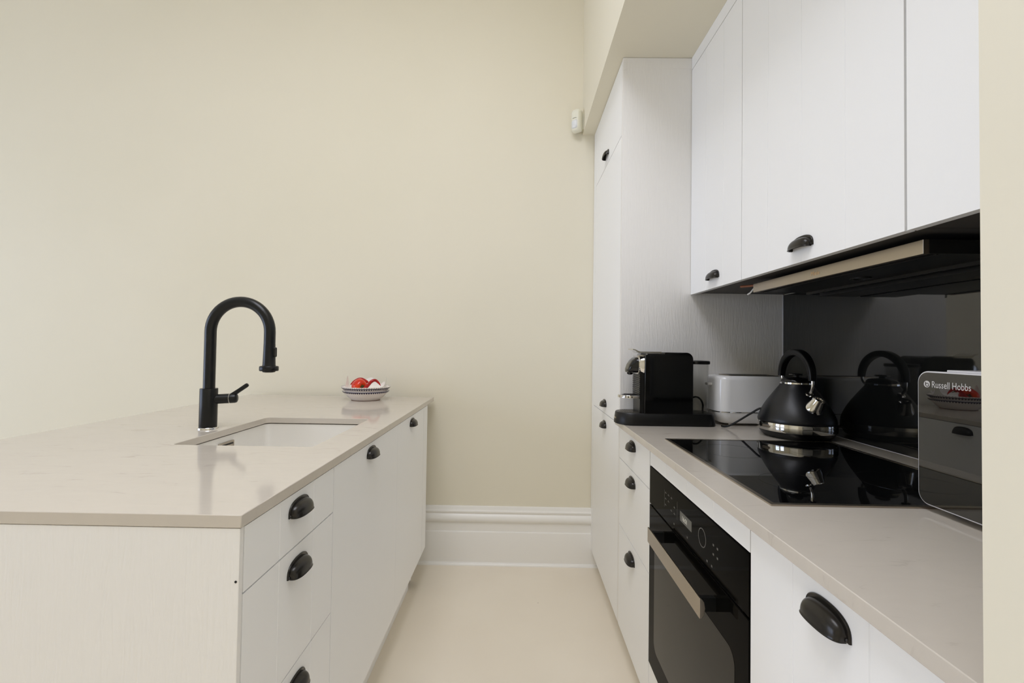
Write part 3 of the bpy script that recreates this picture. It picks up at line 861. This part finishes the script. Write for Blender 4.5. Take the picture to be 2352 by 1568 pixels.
def chilli(label, pts, rr):
    t = thing('chilli_pepper', label, 'chilli', pts[0])
    P = smooth_path(pts, 8)
    n = len(P)
    rad = []
    for i in range(n):
        s = i / (n - 1)
        rad.append(max(rr * (math.sin(PI * min(1, 0.12 + 0.88 * s) ** 0.8) ** 0.6 if s < 0.98 else 0.1), 0.0012))
    bm = B(); tube(bm, P, rad, 14)
    obj('flesh', bm, M['chilli'], t, smooth=60)
    bm = B(); d = (P[0] - P[2]).normalized(); tube(bm, [P[0] + d * 0.0, P[0] + d * 0.008, P[0] + d * 0.016 + Vector((0, 0, 0.002))], [0.0035, 0.002, 0.0018], 8)
    obj('stem', bm, M['stem'], t, smooth=50)
    return t
chilli('dark red chilli arching out of the bowl right of the round pepper',
       [(BX - 0.006, BY - 0.066, ZB + 0.038), (BX + 0.020, BY - 0.060, ZB + 0.052), (BX + 0.042, BY - 0.050, ZB + 0.080), (BX + 0.060, BY - 0.040, ZB + 0.087), (BX + 0.076, BY - 0.034, ZB + 0.074), (BX + 0.086, BY - 0.030, ZB + 0.058)], 0.0085)
chilli('dark red chilli lying behind the round pepper at its left',
       [(BX + 0.005, BY + 0.012, ZB + 0.072), (BX - 0.030, BY + 0.004, ZB + 0.088), (BX - 0.058, BY - 0.008, ZB + 0.078), (BX - 0.078, BY - 0.018, ZB + 0.060)], 0.0095)

# ------------------------------------------------------------------ coffee machine
CY0, CY1 = 1.728, 1.862
CYM = (CY0 + CY1) / 2
t = thing('coffee_machine', 'black capsule coffee machine with clear water tank beside the tall cabinet', 'coffee machine', (0.58, CYM, WT))
def stadium(x0, x1, y0, y1, rl, rr, n=14):
    pts = []
    def arc(cx, cy, r, a0, a1):
        for k in range(n + 1):
            a = a0 + (a1 - a0) * k / n
            pts.append((cx + r * math.cos(a), cy + r * math.sin(a)))
    arc(x1 - rr, y1 - rr, rr, 0, PI / 2); arc(x0 + rl, y1 - rl, rl, PI / 2, PI)
    arc(x0 + rl, y0 + rl, rl, PI, 1.5 * PI); arc(x1 - rr, y0 + rr, rr, 1.5 * PI, 2 * PI)
    return pts
bm = B()
hw = (CY1 - CY0) / 2 - 0.0005
def st(d, z): return [(p[0], p[1], WT + z) for p in stadium(0.388 + d, 0.764 - d, CY0 + d, CY1 - d, hw - d, 0.030 - d * 0.5)]
loft(bm, [st(0.004, 0.0), st(0.0, 0.003), st(0.0, 0.010), st(0.0045, 0.043), st(0.007, 0.046)])
base = obj('base', bm, M['black_plastic'], t, smooth=40)
bm = B()
for i in range(9):
    for j in range(9):
        x = 0.408 + i * 0.009; y = CYM - 0.036 + j * 0.009
        if (x - 0.455) ** 2 + (y - CYM) ** 2 > 0.051 ** 2 and x < 0.455: continue
        box(bm, x, x + 0.0058, y - 0.0016, y + 0.0016, WT + 0.0462, WT + 0.0478)
obj('drip_grid', bm, M['chrome'], base)
bm = B(); prism(bm, rrect(CYM - 0.018, CYM + 0.004, WT + 0.020, WT + 0.026, 0.002, 3), 'x', 0.3888, 0.3918)
obj('badge', bm, M['steel'], base)
# body: side profile extruded across
bm = B()
pr = [(0.488, WT + 0.044), (0.672, WT + 0.044), (0.672, WT + 0.250)]
for k in range(9):
    a = PI / 2 * k / 8
    pr.append((0.646 + 0.026 * math.cos(a), WT + 0.253 + 0.026 * math.sin(a)))
pr += [(0.562, WT + 0.279), (0.562, WT + 0.274), (0.500, WT + 0.274), (0.490, WT + 0.268)]
prism(bm, pr, 'y', CY0 + 0.004, CY1 - 0.004)
obj('body', bm, M['gloss_black'], t, smooth=30, bevel=0.003)
bm = B()
box(bm, 0.474, 0.489, CY0 + 0.018, CY1 - 0.018, WT + 0.046, WT + 0.262)
for k in range(16):
    z = WT + 0.100 + k * 0.0075
    box(bm, 0.4715, 0.4745, CY0 + 0.016, CY1 - 0.016, z, z + 0.004)
obj('front_ribs', bm, M['black_plastic'], t)
# brew head
bm = B()
def headring(x, z0, z1, y0, y1): return [(x, p[0], p[1]) for p in rrect(y0, y1, z0, z1, 0.03, 7)]
loft(bm, [headring(0.492, WT + 0.186, WT + 0.268, CY0 + 0.012, CY1 - 0.012), headring(0.476, WT + 0.190, WT + 0.266, CY0 + 0.014, CY1 - 0.014), headring(0.470, WT + 0.194, WT + 0.263, CY0 + 0.018, CY1 - 0.018)])
ch = obj('head_collar', bm, M['chrome'], t, smooth=40)
bm = B()
nose = []
for k, (x, z0, z1, ins) in enumerate(((0.472, 0.198, 0.259, 0.022), (0.462, 0.198, 0.256, 0.024), (0.450, 0.199, 0.246, 0.028), (0.440, 0.199, 0.230, 0.033), (0.4345, 0.199, 0.213, 0.039))):
    nose.append([(x, p[0], p[1]) for p in rrect(CY0 + ins, CY1 - ins, WT + z0, WT + z1, min(0.02, (z1 - z0) * 0.45), 6)])
loft(bm, nose)
lathe(bm, [(0.012, 0.0), (0.011, -0.008), (0.006, -0.011)], (0.4475, CYM, WT + 0.200), 20)
obj('brew_head', bm, M['gloss_black'], t, smooth=50)
# lever plate
bm = B()
lp = [(0.560, WT + 0.2745), (0.560, WT + 0.2805), (0.480, WT + 0.2805), (0.470, WT + 0.2830), (0.460, WT + 0.2880), (0.4495, WT + 0.2905), (0.450, WT + 0.2875), (0.459, WT + 0.2845), (0.466, WT + 0.2795), (0.472, WT + 0.2745)]
prism(bm, lp, 'y', CY0 + 0.03, CY1 - 0.03)
obj('lever', bm, M['chrome'], t, smooth=40)
# cup rest
bm = B()
rp = [(p[0], p[1]) for p in stadium(0.402, 0.478, CYM - 0.044, CYM + 0.044, 0.0438, 0.006)]
loft(bm, [[(p[0], p[1], WT + 0.101) for p in rp], [(p[0], p[1], WT + 0.110) for p in rp]])
loft(bm, [[(0.46 + (p[0] - 0.46) * 0.95, CYM + (p[1] - CYM) * 0.95, WT + 0.1101) for p in rp], [(0.46 + (p[0] - 0.46) * 0.94, CYM + (p[1] - CYM) * 0.94, WT + 0.1108) for p in rp]])
cr_ = obj('cup_rest', bm, M['chrome'], t, smooth=40)
bm = B()
for k in range(7):
    box(bm, 0.416 + 0.006 * abs(k - 3), 0.470, CYM - 0.033 + k * 0.011 - 0.002, CYM - 0.033 + k * 0.011 + 0.002, WT + 0.1109, WT + 0.1116)
for yy in (-0.010, 0.004):
    box(bm, 0.4395 + yy, 0.4435 + yy, CYM - 0.0452, CYM - 0.0436, WT + 0.103, WT + 0.1085)
obj('rest_slots', bm, M['black_plastic'], cr_)
# tank
bm = B()
def tk(d, z): return [(p[0], p[1], WT + z) for p in rrect(0.676 + d, 0.7415 - d, CY0 + 0.012 + d, CY1 - 0.012 - d, 0.020, 6)]
loft(bm, [tk(0.003, 0.047), tk(0.0, 0.236)], cap1=False)
loft(bm, [tk(0.0055, 0.050), tk(0.0025, 0.236)], cap1=False)
tank = obj('water_tank', bm, M['clear'], t, smooth=40)
bm = B(); loft(bm, [tk(-0.001, 0.235), tk(-0.0025, 0.237), tk(-0.0025, 0.246), tk(0.0, 0.248)])
obj('tank_lid', bm, M['black_plastic'], tank, smooth=40)
# flex looping behind the tank, part of the machine
bm = B()
loop = [(0.690, CY1 - 0.010, WT + 0.050)]
for k in range(11):
    a = PI * 0.94 - PI * 1.02 * k / 10
    loop.append((0.7355 + 0.030 * math.cos(a), CY1 + 0.010, WT + 0.060 + 0.038 * math.sin(a)))
loop += [(0.7640, CY1 + 0.010, WT + 0.025), (0.757, CY1 + 0.012, WT + 0.006)]
tube(bm, smooth_path(loop, 4), 0.0036, 10)
obj('power_flex', bm, M['black_plastic'], t, smooth=50)

# ------------------------------------------------------------------ toaster
AX0, AX1, AY0, AY1 = 0.772, 1.050, 1.742, 1.886
t = thing('toaster', 'white rounded toaster between coffee machine and black kettle', 'toaster', ((AX0 + AX1) / 2, (AY0 + AY1) / 2, WT))
def tr(d, z, r=0.046): return [(p[0], p[1], WT + z) for p in rrect(AX0 + d, AX1 - d, AY0 + d, AY1 - d, r - d * 0.6, 9)]
bm = B(); loft(bm, [tr(0.030, 0.008), tr(0.020, 0.013), tr(0.010, 0.026), tr(0.0035, 0.042), tr(0.0008, 0.0525)])
obj('lower_shell', bm, M['white_gloss'], t, smooth=50)
bm = B(); loft(bm, [tr(0.0005, 0.0526), tr(-0.0006, 0.0530), tr(-0.0006, 0.0555), tr(0.0005, 0.0560)])
cb = obj('chrome_band', bm, M['chrome'], t, smooth=40)
bm = B(); loft(bm, [tr(0.0, 0.0562), tr(0.0, 0.12), tr(0.001, 0.176), tr(0.003, 0.185), tr(0.008, 0.190), tr(0.016, 0.192)])
obj('upper_shell', bm, M['white_gloss'], t, smooth=50)
bm = B(); loft(bm, [[(p[0], p[1], WT + 0.1922) for p in rrect(AX0 + 0.045, AX1 - 0.03, AY0 + 0.026, AY1 - 0.026, 0.012)], [(p[0], p[1], WT + 0.1945) for p in rrect(AX0 + 0.047, AX1 - 0.032, AY0 + 0.028, AY1 - 0.028, 0.011)]])
tp = obj('top_plate', bm, M['steel'], t, smooth=40)
for yy in (AY0 + 0.052, AY1 - 0.052):
    obj('slot', abox(AX0 + 0.060, AX1 - 0.045, yy - 0.014, yy + 0.014, WT + 0.1946, WT + 0.1952), M['black_plastic'], tp)
bm = B(); prism(bm, rrect(AY0 + 0.060, AY0 + 0.086, WT + 0.152, WT + 0.162, 0.004, 4), 'x', AX0 - 0.017, AX0 + 0.002)
obj('lever', bm, M['white_gloss'], t, bevel=0.001)
for fx, fy in ((AX0 + 0.06, AY0 + 0.038), (AX1 - 0.06, AY0 + 0.038), (AX0 + 0.06, AY1 - 0.038), (AX1 - 0.06, AY1 - 0.038)):
    bm = B(); lathe(bm, [(0.0045, 0.0), (0.0055, 0.002), (0.0055, 0.009)], (fx, fy, WT), 14)
    obj('foot', bm, M['white_gloss'], t, smooth=40)
bm = B(); tube(bm, smooth_path([(AX1 - 0.10, AY0 + 0.050, WT + 0.010), (AX1 - 0.115, AY0 + 0.010, WT + 0.0045), (AX1 - 0.10, AY0 - 0.022, WT + 0.0036), (AX1 - 0.06, AY0 - 0.030, WT + 0.0036), (AX1 + 0.0, AY0 - 0.018, WT + 0.0036), (AX1 + 0.02, AY0 + 0.02, WT + 0.0036)], 6), 0.0034, 10)
obj('power_flex', bm, M['white_wire'], t, smooth=50)

# ------------------------------------------------------------------ kettle
KX, KY = 0.9615, 1.573
t = thing('kettle', 'black pyramid kettle with chrome base band and arched handle by the hob', 'kettle', (KX, KY, WT))
c = (KX, KY, WT)
bm = B(); lathe(bm, [(0.092, 0.0), (0.097, 0.002), (0.105, 0.008), (0.111, 0.017), (0.113, 0.0235)], c, 72)
obj('power_base', bm, M['black_plastic'], t, smooth=40)
bm = B(); lathe(bm, [(0.1145, 0.0238), (0.1178, 0.0245), (0.1185, 0.028), (0.1185, 0.049), (0.1178, 0.0515), (0.1155, 0.052)], c, 96)
bd = obj('chrome_band', bm, M['chrome'], t, smooth=30)
bd['label'] = 'polished chrome band'
bm = B()
for k in range(9):
    pass
a_b = math.radians(192)
nb = Vector((math.cos(a_b), math.sin(a_b), 0)); tb = Vector((-nb.y, nb.x, 0))
bc = Vector(c) + nb * 0.1178 + Vector((0, 0, 0.0385))
rr_ = rrect(-0.017, 0.017, -0.0045, 0.0045, 0.004, 5)
loft(bm, [[bc + tb * p[0] + Vector((0, 0, p[1])) - nb * (p[0] ** 2 / 0.236) for p in rr_], [bc + nb * 0.0022 + tb * p[0] + Vector((0, 0, p[1])) - nb * (p[0] ** 2 / 0.236) for p in rr_]])
obj('badge', bm, M['steel'], bd)
bprof = [(0.1160, 0.0522), (0.1172, 0.056), (0.1150, 0.067), (0.1062, 0.088), (0.0990, 0.102), (0.0908, 0.116), (0.0803, 0.132), (0.0690, 0.148), (0.0588, 0.162), (0.0515, 0.172), (0.0478, 0.179)]
bm = B(); lathe(bm, bprof, c, 96)
obj('body', bm, M['satin_black'], t, smooth=40)
bm = B(); lathe(bm, [(0.0474, 0.1785), (0.0500, 0.180), (0.0495, 0.185), (0.0465, 0.187)], c, 64)
cl = obj('collar', bm, M['chrome'], t, smooth=40)
bm = B(); lathe(bm, [(0.0463, 0.1865), (0.0450, 0.192), (0.0400, 0.198), (0.0280, 0.2015), (0.0160, 0.203)], c, 56)
lid = obj('lid', bm, M['gloss_black'], t, smooth=50)
bm = B(); lathe(bm, [(0.010, 0.2025), (0.009, 0.2075), (0.020, 0.209), (0.0215, 0.2115), (0.0195, 0.2137), (0.008, 0.2147)], c, 40)
obj('lid_knob', bm, M['black_plastic'], lid, smooth=50)
bm = B(); lathe(bm, [(0.0214, 0.2099), (0.0222, 0.2110), (0.0214, 0.2121)], c, 40, cap0=False, cap1=False)
obj('knob_ring', bm, M['chrome'], lid, smooth=50)
# handle in the vertical plane through the spout
sd = Vector((-0.03, -1.0, 0)).normalized()
sn = Vector((-sd.y, sd.x, 0))
bm = B()
path = []
for k in range(33):
    a = -0.10 + (PI + 0.12) * k / 32
    path.append((0.090 * math.cos(a), 0.204 + 0.083 * math.sin(a)))
rings = []
for i, (p, z) in enumerate(path):
    p0 = path[max(i - 1, 0)]; p1 = path[min(i + 1, len(path) - 1)]
    d = Vector((p1[0] - p0[0], p1[1] - p0[1])).normalized(); nn = Vector((-d.y, d.x))
    wdt = 0.0115 + 0.0025 * math.sin(PI * i / 32); th = 0.0075 + 0.003 * math.sin(PI * i / 32)
    rg_ = []
    for q in rrect(-wdt, wdt, -th, th, 0.0055, 4):
        rg_.append(Vector(c) + sd * (p + nn.x * q[1]) + sn * q[0] + Vector((0, 0, z + nn.y * q[1])))
    rings.append(rg_)
loft(bm, rings)
hd = obj('handle', bm, M['black_plastic'], t, smooth=45)
cv = Vector(c)
bm = B()
tube(bm, smooth_path([cv + sd * 0.0895 + Vector((0, 0, 0.206)), cv + sd * 0.0905 + Vector((0, 0, 0.186)), cv + sd * 0.088 + Vector((0, 0, 0.168)), cv + sd * 0.080 + Vector((0, 0, 0.156))], 5), 0.0050, 12)
lathe(bm, [(0.012, 0.0), (0.011, 0.004), (0.006, 0.006)], cv + sd * 0.0735 + Vector((0, 0, 0.150)), 20, (sd * 0.6 + Vector((0, 0, 0.8))))
obj('handle_post', bm, M['chrome'], hd, smooth=50)
bm = B()
tube(bm, smooth_path([cv - sd * 0.0885 + Vector((0, 0, 0.206)), cv - sd * 0.084 + Vector((0, 0, 0.188)), cv - sd * 0.062 + Vector((0, 0, 0.170)), cv - sd * 0.050 + Vector((0, 0, 0.166))], 5), 0.0046, 12)
obj('handle_post', bm, M['chrome'], hd, smooth=50)
# spout
ax = (sd * 0.45 + Vector((0, 0, 0.85)) + sn * 0.24).normalized()
bm = B()
sc = cv + sd * 0.084 + sn * 0.004 + Vector((0, 0, 0.102))
lathe(bm, [(0.0265, -0.004), (0.0285, 0.0), (0.0280, 0.004), (0.0255, 0.012), (0.0180, 0.037), (0.0175, 0.0405), (0.0165, 0.0405), (0.0155, 0.030), (0.004, 0.022)], sc, 40, ax)
obj('spout', bm, M['chrome'], t, smooth=35)
# dark flex lying in front of the toaster, belongs to the kettle base
bm = B()
tube(bm, smooth_path([(KX - 0.075, KY + 0.085, WT + 0.010), (0.890, 1.615, WT + 0.072), (0.866, 1.618, WT + 0.088), (0.845, 1.645, WT + 0.066), (0.822, 1.680, WT + 0.036), (0.800, 1.702, WT + 0.014), (0.786, 1.716, WT + 0.006), (0.780, 1.734, WT + 0.0045)], 8), 0.0036, 10)
obj('power_flex', bm, M['black_plastic'], t, smooth=50)

# ------------------------------------------------------------------ microwave
MX0, MX1, MY0, MY1 = 0.764, 1.098, 0.415, 0.874
MZ0, MZ1 = WT + 0.012, 1.1955
t = thing('microwave', 'mirrored black microwave with silver edge at the near end of the worktop', 'microwave', ((MX0 + MX1) / 2, (MY0 + MY1) / 2, WT))
obj('casing', abox(MX0 + 0.016, MX1, MY0 + 0.004, MY1 - 0.006, MZ0 + 0.002, MZ1 - 0.001), M['white_gloss'], t, bevel=0.006)
def mw(y0, y1, z0, z1, r, xa, xb): return prism(B(), rrect(y0, y1, z0, z1, r, 8), 'x', xa, xb)
dr = obj('door', mw(MY0, MY1, MZ0, MZ1, 0.022, MX0, MX0 + 0.015), M['silver_edge'], t, smooth=30, bevel=0.0008)
dr['label'] = 'silver edged door'
obj('door_glass', mw(MY0 + 0.0024, MY1 - 0.0024, MZ0 + 0.0024, MZ1 - 0.0024, 0.0198, MX0 - 0.0009, MX0 + 0.001), M['mirror_glass'], dr, smooth=30)
bm = text_mesh('Russell Hobbs', 0.0172, (MX0 - 0.0012, 0.8440, 1.1660), (0, -1, 0), (0, 0, 1), 0.0001, 0.74)
obj('lettering', bm, M['text_grey'], dr)
bm = B()
lathe(bm, [(0.0062, 0.0), (0.0062, 0.0003)], (MX0 - 0.0010, 0.8535, 1.1715), 28, Vector((-1, 0, 0)))
lg = obj('logo_disc', bm, M['text_grey'], dr)
bm = B()
lathe(bm, [(0.0036, 0.0), (0.0036, 0.0002), (0.0024, 0.0002), (0.0024, 0.0)], (MX0 - 0.00135, 0.8527, 1.1703), 20, Vector((-1, 0, 0)), False, False)
box(bm, MX0 - 0.00155, MX0 - 0.00135, 0.8551, 0.8565, 1.1695, 1.1755)
obj('logo_mark', bm, M['mirror_glass'], dr)
obj('top_cover', abox(MX0 + 0.022, MX1 - 0.01, MY0 + 0.02, MY1 - 0.035, MZ1 - 0.001, MZ1 + 0.003), M['silver_edge'], t, bevel=0.001)
for fx in (MX0 + 0.04, MX1 - 0.04):
    for fy in (MY0 + 0.04, MY1 - 0.04):
        bm = B(); lathe(bm, [(0.010, 0.0), (0.011, 0.003), (0.011, 0.0145)], (fx, fy, WT), 16)
        obj('foot', bm, M['black_plastic'], t, smooth=40)

# ------------------------------------------------------------------ motion sensor in the wall corner
t = thing('motion_sensor', 'small off white motion sensor high in the back wall corner', 'sensor', (0.335, 2.575, 2.51))
n = Vector((-0.62, -0.78, 0)).normalized(); tv = Vector((-n.y, n.x, 0))
cc = Vector((0.327, 2.572, 2.519))
def sr(w_, h_, d, r, zo=0.0): return [cc + tv * p[0] + Vector((0, 0, p[1] + zo)) + n * d for p in rrect(-w_, w_, -h_, h_, r, 6)]
bm = B(); loft(bm, [sr(0.026, 0.060, -0.018, 0.012), sr(0.029, 0.067, -0.006, 0.018), sr(0.029, 0.067, 0.006, 0.020), sr(0.026, 0.062, 0.018, 0.020, -0.001), sr(0.018, 0.050, 0.026, 0.016, -0.003)])
hs = obj('housing', bm, M['sensor'], t, smooth=50)
bm = B(); loft(bm, [sr(0.020, 0.026, 0.020, 0.012, -0.026), sr(0.019, 0.025, 0.026, 0.012, -0.026), sr(0.013, 0.019, 0.0315, 0.010, -0.026), sr(0.005, 0.008, 0.0335, 0.004, -0.026)])
obj('lens', bm, M['lens'], t, smooth=50)
bm = B(); tube(bm, [cc + tv * (-0.017 + 0.0034 * k) + n * (0.0262 - 0.00035 * (k - 5) ** 2 * 0.2) + Vector((0, 0, 0.006 + 0.004 * math.sin(PI * k / 10))) for k in range(11)], 0.0011, 6)
obj('slit', bm, M['dark_metal'], t)
bm = B(); prism(bm, [(0.3655, 2.609), (0.318, 2.609), (0.3655, 2.570)], 'z', 2.475, 2.565)
obj('bracket', bm, M['sensor'], t)

bpy.context.view_layer.update()
